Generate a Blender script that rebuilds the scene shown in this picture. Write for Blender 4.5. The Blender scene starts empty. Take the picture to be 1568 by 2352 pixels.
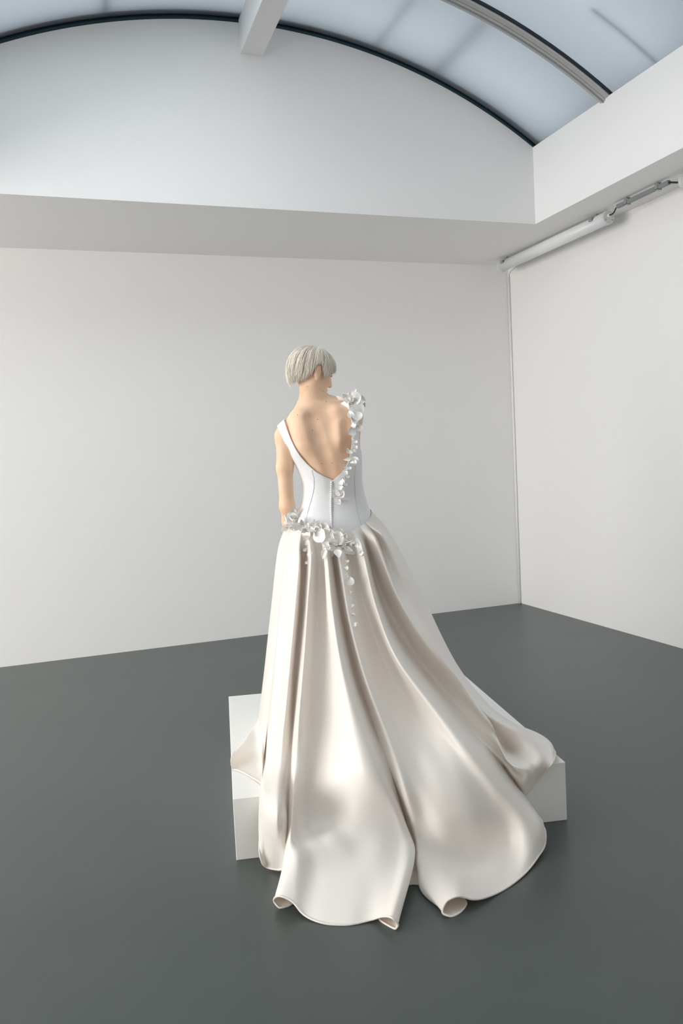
import bpy, math, random
import numpy as np
from mathutils import Matrix, Vector
from mathutils.bvhtree import BVHTree

# ------------------------------------------------------------------ camera, world, light
SC = bpy.context.scene
COL = SC.collection
FPX, CAM_H = 1842.0, 1.45
ROT = np.array([[0.9411, 0.0699, -0.3308], [-0.3343, 0.0465, -0.9413], [-0.0504, 0.9965, 0.0671]])
_q, _r = np.linalg.qr(ROT)
ROT = _q * np.sign(np.diag(_r))
CAM = np.array([0.0, 0.0, CAM_H])
cd = bpy.data.cameras.new('camera')
cam = bpy.data.objects.new('camera', cd)
COL.objects.link(cam)
cd.sensor_fit = 'VERTICAL'
cd.sensor_height = 36.0
cd.sensor_width = 24.0
cd.lens = FPX / 2352 * 36.0
cd.clip_start = 0.05
m4 = np.eye(4); m4[:3, :3] = ROT; m4[:3, 3] = CAM
cam.matrix_world = Matrix(m4.tolist())
SC.camera = cam

world = bpy.data.worlds.new('overcast_sky')
SC.world = world
world.use_nodes = True
wn = world.node_tree.nodes
wn['Background'].inputs[0].default_value = (0.93, 0.97, 1.0, 1)
wn['Background'].inputs[1].default_value = 3.1

def area_light(name, loc, rot, sx, sy, power, col):
    l = bpy.data.lights.new(name, 'AREA'); l.shape = 'RECTANGLE'; l.size = sx; l.size_y = sy
    l.energy = power; l.color = col
    o = bpy.data.objects.new(name, l); COL.objects.link(o); o.location = loc; o.rotation_euler = rot
    return o
# daylight in the tall window of the left wall (outside the frame, left of the camera)
area_light('window_daylight', (-5.93, 2.6, 1.50), (0, -math.pi/2, 0), 2.8, 5.6, 320, (1.0, 0.97, 0.945))

SC.view_settings.view_transform = 'Standard'
SC.view_settings.look = 'None'
SC.view_settings.gamma = 1.0
SC.view_settings.use_curve_mapping = False
SC.view_settings.exposure = 0.38
SC.cycles.use_denoising = True
SC.cycles.max_bounces = 12
SC.cycles.diffuse_bounces = 8

# ------------------------------------------------------------------ picture <-> world helpers
def ray(p):
    p = np.atleast_2d(np.asarray(p, float))
    d = np.stack([(p[:, 0]-784)/FPX, -(p[:, 1]-1176)/FPX, -np.ones(len(p))], 1)
    d = d @ ROT.T
    return d / np.linalg.norm(d, axis=1)[:, None]
def proj(P):
    c = (np.asarray(P, float) - CAM) @ ROT
    return np.stack([784 + FPX*c[..., 0]/-c[..., 2], 1176 - FPX*c[..., 1]/-c[..., 2]], -1)
def on_z(px, py, z):
    r = ray((px, py))[0]; return CAM + r*((z-CAM_H)/r[2])
PO = np.array([1.13, 3.40, 0.231])                    # where the person stands on the platform
PU = np.array([0.9489, -0.3154, 0.0])                 # right, away, up at the person
PW = np.array([0.3154, 0.9489, 0.0])
def J(px, py, w):                                     # picture point at person depth -> (u, w, z)
    r = ray((px, py))[0]
    t = (w + (PO-CAM) @ PW)/(r @ PW)
    q = CAM + r*t
    return np.array([(q-PO) @ PU, w, q[2]])
def to_uwz(P):
    q = np.asarray(P) - PO
    return np.stack([q @ PU, q @ PW, np.asarray(P)[..., 2]], -1)
def to_world(L):
    L = np.asarray(L, float)
    P = PO + L[..., 0:1]*PU + L[..., 1:2]*PW
    P = P.copy(); P[..., 2] = L[..., 2]
    return P

# ------------------------------------------------------------------ materials
def mat(name, col, rough=0.6, spec=0.4, **kw):
    m = bpy.data.materials.new(name); m.use_nodes = True
    b = m.node_tree.nodes['Principled BSDF']
    b.inputs['Base Color'].default_value = (*col, 1)
    b.inputs['Roughness'].default_value = rough
    b.inputs['Specular IOR Level'].default_value = spec
    for k, v in kw.items():
        b.inputs[k.replace('_', ' ')].default_value = v
    return m
def add_noise(m, col_a=None, col_b=None, scale=8, detail=4, bump=0.0, bscale=200, bdist=0.001, stretch=None, lo=0.3, hi=0.7, rough=None):
    nt = m.node_tree; b = nt.nodes['Principled BSDF']
    tc = nt.nodes.new('ShaderNodeTexCoord'); src = tc.outputs['Object']
    if stretch:
        mp = nt.nodes.new('ShaderNodeMapping'); mp.inputs['Scale'].default_value = stretch
        nt.links.new(src, mp.inputs[0]); src = mp.outputs[0]
    if col_a is not None:
        n = nt.nodes.new('ShaderNodeTexNoise'); n.inputs['Scale'].default_value = scale; n.inputs['Detail'].default_value = detail
        nt.links.new(src, n.inputs['Vector'])
        r = nt.nodes.new('ShaderNodeValToRGB')
        r.color_ramp.elements[0].position = lo; r.color_ramp.elements[1].position = hi
        r.color_ramp.elements[0].color = (*col_a, 1); r.color_ramp.elements[1].color = (*col_b, 1)
        nt.links.new(n.outputs[0], r.inputs[0]); nt.links.new(r.outputs[0], b.inputs['Base Color'])
        if rough:
            rr = nt.nodes.new('ShaderNodeMapRange'); rr.inputs[3].default_value = rough[0]; rr.inputs[4].default_value = rough[1]
            nt.links.new(n.outputs[0], rr.inputs[0]); nt.links.new(rr.outputs[0], b.inputs['Roughness'])
    if bump:
        n2 = nt.nodes.new('ShaderNodeTexNoise'); n2.inputs['Scale'].default_value = bscale; n2.inputs['Detail'].default_value = 3
        nt.links.new(src, n2.inputs['Vector'])
        bm_ = nt.nodes.new('ShaderNodeBump'); bm_.inputs['Strength'].default_value = bump; bm_.inputs['Distance'].default_value = bdist
        nt.links.new(n2.outputs[0], bm_.inputs['Height']); nt.links.new(bm_.outputs[0], b.inputs['Normal'])
    return m

M_WALL = add_noise(mat('white_wall_paint', (0.84, 0.832, 0.824), 0.75, 0.25), bump=0.4, bscale=160, bdist=0.002)
M_FLOOR = add_noise(mat('grey_resin_floor', (0.072, 0.085, 0.082), 0.42, 0.5), (0.061, 0.077, 0.072), (0.075, 0.091, 0.086), scale=1.6, detail=8, bump=0.05, bscale=90, rough=(0.30, 0.42))
M_BOX = add_noise(mat('platform_white_paint', (0.86, 0.86, 0.83), 0.5, 0.35), bump=0.05, bscale=60)
M_ALU = mat('rib_aluminium', (0.55, 0.55, 0.54), 0.45, 0.5, Metallic=0.3)
M_ALU_D = mat('rib_gasket', (0.02, 0.03, 0.04), 0.5)
M_EDGE_SHADE = mat('dark_teal_edge_shade', (0.008, 0.035, 0.05), 0.5)  # dark teal for the shaded gap and edge along the arch
M_LAMP = mat('lamp_white_diffuser', (0.80, 0.81, 0.82), 0.35, 0.5)
M_LAMPCAP = mat('lamp_end_cap', (0.62, 0.63, 0.63), 0.4)
M_CLEAR = mat('lamp_clear_edge', (0.70, 0.72, 0.76), 0.15, 0.6)
M_METAL = mat('galvanised_metal', (0.35, 0.37, 0.37), 0.4, 0.5, Metallic=0.5)
M_GREYP = mat('grey_conduit', (0.22, 0.25, 0.25), 0.5)
M_BLACK = mat('black_cable', (0.012, 0.012, 0.013), 0.5)
M_WPLAST = mat('white_plastic', (0.82, 0.82, 0.81), 0.4)
M_SATIN = add_noise(mat('ivory_satin', (0.87, 0.827, 0.772), 0.45, 0.6, Sheen_Weight=0.3), bump=0.05, bscale=900, bdist=0.0005)
M_BODICE = add_noise(mat('white_satin', (0.84, 0.84, 0.845), 0.46, 0.5, Sheen_Weight=0.15), bump=0.05, bscale=900, bdist=0.0005)
M_PETAL = mat('petal_fabric', (0.94, 0.925, 0.90), 0.5, 0.4)
M_SEAM = mat('seam_thread', (0.52, 0.52, 0.53), 0.8)
M_SKIN = add_noise(mat('skin', (0.70, 0.47, 0.33), 0.48, 0.35, Subsurface_Weight=0.25), (0.82, 0.54, 0.36), (0.90, 0.63, 0.45), scale=14, detail=5, bump=0.08, bscale=350, bdist=0.0006)
M_SKIN.node_tree.nodes['Principled BSDF'].inputs['Subsurface Radius'].default_value = (0.012, 0.005, 0.003)
M_HAIR = mat('platinum_hair', (0.80, 0.77, 0.70), 0.42, 0.45)
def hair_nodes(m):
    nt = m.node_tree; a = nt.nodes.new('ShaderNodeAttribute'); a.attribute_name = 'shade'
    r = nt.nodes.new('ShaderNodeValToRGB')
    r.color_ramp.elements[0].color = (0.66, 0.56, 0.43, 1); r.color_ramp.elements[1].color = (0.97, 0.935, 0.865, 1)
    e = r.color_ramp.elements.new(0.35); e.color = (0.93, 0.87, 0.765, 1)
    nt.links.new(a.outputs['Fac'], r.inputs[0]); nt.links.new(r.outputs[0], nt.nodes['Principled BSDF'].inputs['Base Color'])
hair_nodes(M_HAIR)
M_DARK = mat('dark_lash', (0.03, 0.02, 0.015), 0.6)
M_MOLE = mat('mole_brown', (0.16, 0.07, 0.04), 0.6)

def add_translucent(m, col, fac):                       # thin cloth lets some light through
    nt = m.node_tree; b = nt.nodes['Principled BSDF']; out = nt.nodes['Material Output']
    tr = nt.nodes.new('ShaderNodeBsdfTranslucent'); tr.inputs[0].default_value = (*col, 1)
    mx = nt.nodes.new('ShaderNodeMixShader'); mx.inputs[0].default_value = fac
    nt.links.new(b.outputs[0], mx.inputs[1]); nt.links.new(tr.outputs[0], mx.inputs[2]); nt.links.new(mx.outputs[0], out.inputs[0])
add_translucent(M_SATIN, (0.98, 0.70, 0.42), 0.085)
def panel_mat():
    m = bpy.data.materials.new('frosted_skylight_sheet'); m.use_nodes = True
    nt = m.node_tree; nt.nodes.clear()
    out = nt.nodes.new('ShaderNodeOutputMaterial')
    tr = nt.nodes.new('ShaderNodeBsdfTranslucent'); tr.inputs[0].default_value = (0.43, 0.45, 0.468, 1)
    df = nt.nodes.new('ShaderNodeBsdfDiffuse'); df.inputs[0].default_value = (0.60, 0.64, 0.68, 1)
    mx = nt.nodes.new('ShaderNodeMixShader'); mx.inputs[0].default_value = 0.25
    nt.links.new(tr.outputs[0], mx.inputs[1]); nt.links.new(df.outputs[0], mx.inputs[2])
    nt.links.new(mx.outputs[0], out.inputs[0])
    return m
M_PANE = panel_mat()
def clear_mat():
    m = bpy.data.materials.new('clear_skylight_glass'); m.use_nodes = True
    nt = m.node_tree; nt.nodes.clear()
    out = nt.nodes.new('ShaderNodeOutputMaterial')
    tr = nt.nodes.new('ShaderNodeBsdfTransparent'); tr.inputs[0].default_value = (0.93, 0.95, 0.96, 1)
    gl = nt.nodes.new('ShaderNodeBsdfGlossy'); gl.inputs['Roughness'].default_value = 0.03
    mx = nt.nodes.new('ShaderNodeMixShader'); mx.inputs[0].default_value = 0.06
    nt.links.new(tr.outputs[0], mx.inputs[1]); nt.links.new(gl.outputs[0], mx.inputs[2]); nt.links.new(mx.outputs[0], out.inputs[0])
    return m
M_GLASS = clear_mat()

# ------------------------------------------------------------------ mesh helpers
class MB:
    def __init__(s): s.v = []; s.f = []
    def add(s, v, f):
        o = len(s.v); s.v += [tuple(map(float, p)) for p in v]; s.f += [tuple(i+o for i in q) for q in f]; return s
    def box(s, a, b):
        (x0, y0, z0), (x1, y1, z1) = a, b
        v = [(x0,y0,z0),(x1,y0,z0),(x1,y1,z0),(x0,y1,z0),(x0,y0,z1),(x1,y0,z1),(x1,y1,z1),(x0,y1,z1)]
        return s.add(v, [(0,3,2,1),(4,5,6,7),(0,1,5,4),(1,2,6,5),(2,3,7,6),(3,0,4,7)])
    def tube(s, pts, rad, n=8, cap=True):
        pts = np.asarray(pts, float); rad = np.broadcast_to(rad, len(pts)); k = len(pts)
        t = np.gradient(pts, axis=0); t /= np.linalg.norm(t, axis=1)[:, None]
        up = np.array([0, 0, 1.]) if abs(t[0][2]) < 0.9 else np.array([1., 0, 0])
        v = []
        for i in range(k):
            a = np.cross(t[i], up); a /= np.linalg.norm(a); b = np.cross(a, t[i])
            for j in range(n):
                th = 2*math.pi*j/n
                v.append(pts[i] + rad[i]*(a*math.cos(th) + b*math.sin(th)))
        f = [(i*n+j, i*n+(j+1) % n, (i+1)*n+(j+1) % n, (i+1)*n+j) for i in range(k-1) for j in range(n)]
        if cap: f += [tuple(range(n-1, -1, -1)), tuple((k-1)*n+j for j in range(n))]
        return s.add(v, f)
    def grid(s, P, flip=False):
        P = np.asarray(P); a, b = P.shape[:2]
        f = [(i*b+j, i*b+j+1, (i+1)*b+j+1, (i+1)*b+j) for i in range(a-1) for j in range(b-1)]
        if flip: f = [q[::-1] for q in f]
        return s.add(P.reshape(-1, 3), f)
    def arc(s, c, r0, r1, a0, a1, y0, y1, n=48):          # curved slab in the xz plane
        v = []; f = []
        for i in range(n+1):
            a = a0+(a1-a0)*i/n
            for r in (r0, r1):
                for y in (y0, y1): v.append((c[0]+r*math.sin(a), y, c[1]+r*math.cos(a)))
        for i in range(n):
            o = 4*i
            f += [(o,o+1,o+5,o+4),(o+2,o+6,o+7,o+3),(o,o+4,o+6,o+2),(o+1,o+3,o+7,o+5)]
        f += [(0,2,3,1),(4*n,4*n+1,4*n+3,4*n+2)]
        return s.add(v, f)
    def build(s, name, m, parent=None, smooth=False, bevel=0, off=None):
        me = bpy.data.meshes.new(name)
        v = s.v if off is None else (np.asarray(s.v)-off).tolist()
        me.from_pydata(v, [], s.f); me.update()
        return link(name, me, m, parent, smooth, bevel)
def link(name, me, m, parent=None, smooth=False, bevel=0):
    if m and not me.materials: me.materials.append(m)
    if smooth: me.polygons.foreach_set('use_smooth', [True]*len(me.polygons))
    o = bpy.data.objects.new(name, me); COL.objects.link(o)
    if parent: o.parent = parent
    if bevel:
        b = o.modifiers.new('bevel', 'BEVEL'); b.width = bevel; b.segments = 2; b.limit_method = 'ANGLE'
    return o
def tag(o, label=None, cat=None, group=None, kind=None):
    for k, v in (('label', label), ('category', cat), ('group', group), ('kind', kind)):
        if v: o[k] = v
    return o
def empty(name, loc):
    o = bpy.data.objects.new(name, None); COL.objects.link(o); o.location = loc; o.empty_display_size = 0.1; return o
def struct(o, label=None): return tag(o, label, kind='structure')

# ------------------------------------------------------------------ the room
XR, YB, ZS = 4.036, 6.526, 3.130                      # right wall, back wall, soffit
XL, YF = -6.0, -3.0
WX0, WX1, WY0, WY1 = -0.735, 3.520, -1.6, 5.293        # light well
AC, AR = (1.3924, 0.3495), 3.9626                      # skylight arc centre and radius
ZW = AC[1] + math.sqrt(AR**2 - (WX1-AC[0])**2)         # spring of the arc
T = 0.15
struct(MB().box((XL-T, YF-T, -0.2), (XR+T, YB+T, 0)).build('floor', M_FLOOR), 'dark grey smooth resin floor')
struct(MB().box((XL-T, YB, 0), (XR+T, YB+T, ZS+0.2)).build('wall_back', M_WALL), 'white textured back wall')
struct(MB().box((XR, YF-T, 0), (XR+T, YB, ZS+0.2)).build('wall_right', M_WALL), 'white right wall below the light fittings')
struct(MB().box((XL-T, YF-T, 0), (XR+T, YF, ZS+0.2)).build('wall_front', M_WALL), 'white wall behind the camera')
lw = MB()
lw.box((XL-T, YF, 0), (XL, -0.2, ZS+0.2)); lw.box((XL-T, 5.4, 0), (XL, YB, ZS+0.2))
lw.box((XL-T, -0.2, 0), (XL, 5.4, 0.1)); lw.box((XL-T, -0.2, 2.9), (XL, 5.4, ZS+0.2))
struct(lw.build('wall_left', M_WALL), 'white left wall with a tall window')
win = struct(MB().box((XL-0.10, -0.2, 0.1), (XL-0.06, 5.4, 2.9)).build('window_2', mat('window_glass_white', (0.8, 0.8, 0.8), 0.2)), 'tall window in the left wall')
fr = MB()
for y in (-0.2, 1.19, 2.58, 3.97, 5.36): fr.box((XL-0.05, y, 0.1), (XL, y+0.04, 2.9))
fr.build('window_frame', M_WPLAST, win)
ce = MB()
ce.box((XL, WY1+0.05, ZS), (XR, YB, ZS+0.2)); ce.box((WX1+0.05, WY0, ZS), (XR, WY1+0.05, ZS+0.2))
ce.box((XL, WY0, ZS), (WX0-0.05, WY1+0.05, ZS+0.2)); ce.box((XL, YF, ZS), (XR, WY0, ZS+0.2))
struct(ce.build('ceiling', M_WALL), 'white lowered ceiling strip around the skylight well')
def arch_wall(name, y0, y1):
    n = 64; v = []; f = []
    amax = math.asin((WX1-AC[0])/AR)
    for i in range(n+1):
        a = -amax + 2*amax*i/n
        x = AC[0]+AR*math.sin(a); z = AC[1]+AR*math.cos(a)
        for y in (y0, y1): v += [(x, y, ZS+0.0), (x, y, z)]
    for i in range(n):
        o = 4*i
        f += [(o,o+4,o+5,o+1),(o+2,o+3,o+7,o+6),(o+1,o+5,o+7,o+3),(o,o+2,o+6,o+4)]
    return MB().add(v, f).build(name, M_WALL)
struct(arch_wall('wall_well_back', WY1, WY1+0.05), 'white arched end wall of the skylight well')
struct(arch_wall('wall_well_front', WY0-T, WY0), 'white arched end wall above the camera')
struct(MB().box((WX1, WY0, ZS), (WX1+0.05, WY1+0.05, ZW)).build('wall_well_right', M_WALL), 'white right side wall of the skylight well')
struct(MB().box((WX0-0.05, WY0, ZS), (WX0, WY1+0.05, ZW)).build('wall_well_left', M_WALL), 'white left side wall of the skylight well')

# skylight: frosted curved panes between aluminium ribs, two unseen ones left clear
sky = struct(empty('window_1', (AC[0], 4.4, ZW)), 'arched skylight of pale blue frosted panes')
off = np.array([AC[0], 4.4, ZW])
amax = math.asin((WX1+0.07-AC[0])/AR)
RIBS = [WY1+0.12, 4.47, 3.52, 2.57, 1.62, 0.67, -0.28, -1.23, WY0-0.1]
for k in range(len(RIBS)-1):
    MB().arc(AC, AR+0.030, AR+0.034, -amax, 0, RIBS[k+1]+0.002, RIBS[k]-0.002).build('pane', M_GLASS if k in (1, 2) else M_PANE, sky, True, off=off)  # two left panes out of view made clear to let more daylight in
    MB().arc(AC, AR+0.030, AR+0.034, 0, amax, RIBS[k+1]+0.002, RIBS[k]-0.002).build('pane', M_PANE, sky, True, off=off)
for y in RIBS[1:-1]:
    rb = MB()
    rb.arc(AC, AR-0.004, AR+0.029, -amax, amax, y-0.048, y+0.042)
    rb.arc(AC, AR-0.014, AR-0.004, -amax, amax, y-0.018, y+0.030)
    r_ = rb.build('rib', M_ALU, sky, True, off=off)
    MB().arc(AC, AR-0.020, AR-0.014, -amax, amax, y-0.004, y+0.006).build('rib_bead', M_METAL, sky, True, off=off)
    MB().arc(AC, AR+0.012, AR+0.029, -amax, amax, y-0.060, y-0.049).build('rib_gasket', M_ALU_D, sky, True, off=off)
MB().arc(AC, AR+0.001, AR+0.029, -amax, amax, WY1-0.004, WY1+0.06).build('edge_shade_band', M_EDGE_SHADE, sky, True, off=off)  # dark band standing in for the shadowed gap above the arch
MB().arc(AC, AR+0.036, AR+0.10, -amax, amax, WY1-0.055, WY1+0.2).build('outer_shade_strip', M_EDGE_SHADE, sky, True, off=off)  # strip added outside so the pane edge darkens in a soft gradient
for x, w, h, y0, y1 in ((2.255, 0.02, 0.03, 4.5, WY1), (2.70, 0.05, 0.06, 4.5, WY1), (0.48, 0.03, 0.03, 4.5, WY1)):
    a = math.asin((x-AC[0])/AR)
    MB().arc(AC, AR+0.035+h, AR+0.05+h, a-w/AR/2, a+w/AR/2, y0, y1, 2).build('outer_bar', M_GREYP, sky, off=off)
MB().arc(AC, AR+0.045, AR+0.06, 0.44, amax, 4.005, 4.02, 12).build('outer_lap', M_GREYP, sky, off=off)
roof = MB()  # unseen kerbs added outside to darken the pane edges
roof.box((WX1+0.12, WY0-1, ZS+0.2), (WX1+0.3, YB+T, ZW+0.16)); roof.box((WX0-0.3, WY0-1, ZS+0.2), (WX0-0.12, YB+T, ZW+0.16))
struct(roof.build('trim_1', M_WALL), 'unseen roof kerbs added to shade the skylight edges')
# ridge beam along the crown of the skylight
bm_ = MB()
L_ = 6.9; dx = -0.0 
bm_.add([(1.320,WY1,4.115),(1.470,WY1,4.115),(1.470,WY1,4.33),(1.320,WY1,4.33),
         (1.320+dx-0.10,WY1-L_,4.115),(1.470+dx-0.10,WY1-L_,4.115),(1.470+dx-0.10,WY1-L_,4.33),(1.320+dx-0.10,WY1-L_,4.33)],
        [(0,1,2,3),(4,7,6,5),(0,4,5,1),(1,5,6,2),(2,6,7,3),(3,7,4,0)])
tag(bm_.build('ridge_beam', M_WALL, bevel=0.003), 'square white ridge beam running under the crown of the skylight', 'beam')

# ------------------------------------------------------------------ light fittings under the soffit
LX, LZ, LR = 3.845, 3.070, 0.046
def tube_lamp(y0, y1, label):
    root = empty('tube_lamp', (LX, y1, LZ)); o3 = np.array([LX, y1, LZ])
    tag(root, label, 'light fitting', 'tubular lamps on the right soffit')
    def ring(y, r): return [(LX+r*math.cos(a), y, LZ+r*math.sin(a)) for a in np.linspace(0, 2*math.pi, 29)[:-1]]
    def lathe(prof):
        n = 28; v = sum([ring(y, r) for y, r in prof], []); k = len(prof)
        f = [(i*n+j, (i+1)*n+j, (i+1)*n+(j+1) % n, i*n+(j+1) % n) for i in range(k-1) for j in range(n)]
        f += [tuple(range(n)), tuple((k-1)*n+n-1-j for j in range(n))]
        return MB().add(v, f)
    lathe([(y0+0.03, LR), (y1-0.03, LR)]).build('diffuser_tube', M_LAMP, root, True, 0, off=o3)
    for ya, yb in ((y0, y0+0.03), (y1-0.03, y1)):
        c = lathe([(ya, LR*0.94), (ya+0.003, LR+0.003), (yb-0.003, LR+0.003), (yb, LR*0.94)]).build('end_cap', M_LAMPCAP, root, False, 0, off=o3)
        MB().add(*(lambda m: (m.v, m.f))(MB().tube([(LX, ya-0.012 if ya == y0 else yb, LZ+0.012), (LX, ya if ya == y0 else yb+0.012, LZ+0.012)], 0.013, 12))).build('cable_gland', M_WPLAST, c, off=o3)
        for s in (-1, 1):
            yy = ya-0.002 if ya == y0 else yb+0.002
            MB().box((LX+s*0.030-0.004, yy-0.002, LZ-0.022), (LX+s*0.030+0.004, yy+0.002, LZ-0.014)).build('screw', M_METAL, c, off=o3)
    for yy in (y0+0.14, y1-0.09):
        b = MB(); b.box((LX-0.05, yy-0.018, LZ+0.028), (LX+0.05, yy+0.018, LZ+0.034)); b.box((LX-0.012, yy-0.016, LZ+0.034), (LX+0.012, yy+0.016, ZS))
        b.box((LX-0.056, yy-0.018, LZ+0.008), (LX-0.050, yy+0.018, LZ+0.034)); b.box((LX+0.050, yy-0.018, LZ+0.008), (LX+0.056, yy+0.018, LZ+0.034))
        b.build('bracket', M_METAL, root, off=o3)
    MB().box((LX-0.008, y0+0.06, LZ+LR-0.002), (LX+0.008, y1-0.06, LZ+LR+0.004)).build('mounting_rail', M_METAL, root, off=o3)
tube_lamp(4.86, 6.33, 'long white tubular lamp under the soffit ending at the room corner')
tube_lamp(2.72, 4.13, 'white tubular lamp cut off by the right edge of the photo')
cx, cz = LX-0.035, ZS-0.030
cr = empty('wiring_conduit', (cx, 4.5, cz)); o3 = np.array([cx, 4.5, cz])
tag(cr, 'grey wiring conduit clipped to the soffit between the two tubular lamps', 'conduit')
MB().box((cx-0.013, 4.22, cz-0.013), (cx+0.013, 4.72, cz+0.013)).build('conduit', M_GREYP, cr, bevel=0.002, off=o3)
for yy in (4.32, 4.62):
    c = MB(); c.box((cx-0.018, yy-0.012, cz-0.017), (cx-0.013, yy+0.012, ZS)); c.box((cx+0.013, yy-0.012, cz-0.017), (cx+0.018, yy+0.012, ZS)); c.box((cx-0.018, yy-0.012, cz-0.018), (cx+0.018, yy+0.012, cz-0.013))
    c.build('clip', M_METAL, cr, off=o3)
def bez(p0, p1, p2, p3, n=12):
    t = np.linspace(0, 1, n)[:, None]
    return (1-t)**3*np.array(p0)+3*(1-t)**2*t*np.array(p1)+3*(1-t)*t*t*np.array(p2)+t**3*np.array(p3)
MB().tube(bez((cx, 4.72, cz), (cx, 4.76, cz-0.005), (LX, 4.78, LZ+0.005), (LX, 4.85, LZ+0.012)), 0.005, 8).build('cable', M_BLACK, cr, True, off=o3)
MB().tube(bez((cx, 4.225, cz), (cx, 4.19, cz-0.01), (LX, 4.18, LZ+0.012), (LX, 4.14, LZ+0.012)), 0.006, 8).build('cable', M_BLACK, cr, True, off=o3)
cp = MB().tube([(XR-0.011, YB-0.011, 0.0), (XR-0.011, YB-0.011, 1.5), (XR-0.011, YB-0.011, 3.03)], 0.0105, 10)
cp.tube(bez((XR-0.011, YB-0.011, 3.03), (XR-0.011, YB-0.011, 3.07), (XR-0.014, YB-0.03, 3.075), (XR-0.012, YB-0.22, 3.11)), 0.007, 8)
tag(cp.build('corner_cable_pipe', M_WALL, None, True), 'thin white cable pipe running down the room corner', 'pipe')

# ------------------------------------------------------------------ white platform
BA = math.radians(-10.9)
bx = np.array([math.cos(BA), math.sin(BA)]); by = np.array([-math.sin(BA), math.cos(BA)])
bc = np.array([1.273, 3.357]); hw, hd, BH = 0.640, 0.655, 0.231
def bp(a, b, z): p = bc + bx*a*hw + by*b*hd; return (p[0], p[1], z)
v = [bp(-1,-1,0.0), bp(1,-1,0), bp(1,1,0), bp(-1,1,0), bp(-1,-1,BH), bp(1,-1,BH), bp(1,1,BH), bp(-1,1,BH)]
pl = MB().add(v, [(0,3,2,1),(4,5,6,7),(0,1,5,4),(1,2,6,5),(2,3,7,6),(3,0,4,7)]).build('platform', M_BOX, bevel=0.002)
tag(pl, 'low square white plinth under the standing woman in the gown', 'platform')
# ------------------------------------------------------------------ the person: implicit body, one continuous surface
F32 = np.float32
def smin(a, b, k):
    h = np.maximum(k-np.abs(a-b), 0)/k
    return np.minimum(a, b) - h*h*k*0.25
def smax(a, b, k): return -smin(-a, -b, k)
def ell(P, c, r, M=None):
    q = P-np.asarray(c, F32)
    if M is not None: q = q @ np.asarray(M, F32).T
    r = np.asarray(r, F32)
    k0 = np.linalg.norm(q/r, axis=1); k1 = np.linalg.norm(q/(r*r), axis=1)
    return k0*(k0-1)/np.maximum(k1, 1e-6)
def rc(P, a, b, ra, rb):                               # tapered capsule
    a = np.asarray(a, F32); b = np.asarray(b, F32); ab = b-a
    t = np.clip(((P-a) @ ab)/(ab @ ab), 0, 1)
    return np.linalg.norm(P-a-t[:, None]*ab, axis=1) - (ra+(rb-ra)*t)
# torso stations: picture row, left and right outline, half depth, depth of the centre
TS = [(925, 690, 795, .060, .022), (950, 668, 812, .078, .020), (975, 662, 817, .090, .014), (1000, 661, 820, .100, .008), (1040, 671, 825, .106, .006),
      (1080, 690, 827, .100, .010), (1112, 700, 828, .092, .014), (1130, 700, 831, .090, .016), (1160, 694, 839, .096, .014),
      (1190, 683, 850, .106, .004), (1220, 672, 858, .114, -.004), (1260, 664, 864, .118, -.008), (1310, 662, 868, .108, -.006), (1350, 668, 866, .09, 0)]
tz = []; tu = []; ta = []; tb = []; tw = []
for py, l, r, b, wc in TS:
    A = J(l, py, wc); B = J(r, py, wc)
    tz.append((A[2]+B[2])/2); tu.append((A[0]+B[0])/2); ta.append((B[0]-A[0])/2); tb.append(b); tw.append(wc)
tz, tu, ta, tb, tw = [np.array(q)[::-1] for q in (tz, tu, ta, tb, tw)]
def cubic(x, xp, fp):                                  # smooth monotone-ish interpolation
    m = np.gradient(fp, xp)
    i = np.clip(np.searchsorted(xp, x)-1, 0, len(xp)-2)
    h = xp[i+1]-xp[i]; t = np.clip((x-xp[i])/h, 0, 1)
    return ((1+2*t)*(1-t)**2*fp[i] + t*(1-t)**2*h*m[i] + t*t*(3-2*t)*fp[i+1] + t*t*(t-1)*h*m[i+1])
YAW = math.radians(9)
def sd_trunk(P):
    z = P[:, 2]
    zz = np.clip(z, tz[0], tz[-1])
    a = cubic(zz, tz, ta); b = cubic(zz, tz, tb)
    du = P[:, 0]-cubic(zz, tz, tu); dw = P[:, 1]-cubic(zz, tz, tw)
    cu = du*math.cos(YAW)+dw*math.sin(YAW); cw = -du*math.sin(YAW)+dw*math.cos(YAW)
    k = (np.abs(cu/a)**2.3+np.abs(cw/b)**2.3)**(1/2.3)
    d = (k-1)*np.minimum(a, b)*0.9
    over = np.maximum(np.maximum(z-tz[-1], tz[0]-z), 0)
    return np.where(over > 0, np.sqrt(np.maximum(d, 0)**2+over**2)+np.minimum(d, 0)*0, d)
HY = math.radians(60); HP = math.radians(15)
hf = np.array([math.sin(HY)*math.cos(HP), math.cos(HY)*math.cos(HP), -math.sin(HP)])
hr = np.array([math.cos(HY), -math.sin(HY), 0.0])
hr = hr + np.array([0, 0, -0.06]); hr -= hf*(hr @ hf); hr /= np.linalg.norm(hr)
hu = np.cross(hr, hf)
HM = np.stack([hf, hr, hu])                            # rows: forward, right, up of the head
HC = J(717, 849, 0.055)
def H(f, r, u): return HC + hf*f + hr*r + hu*u
NB = J(716, 946, 0.018)
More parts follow.
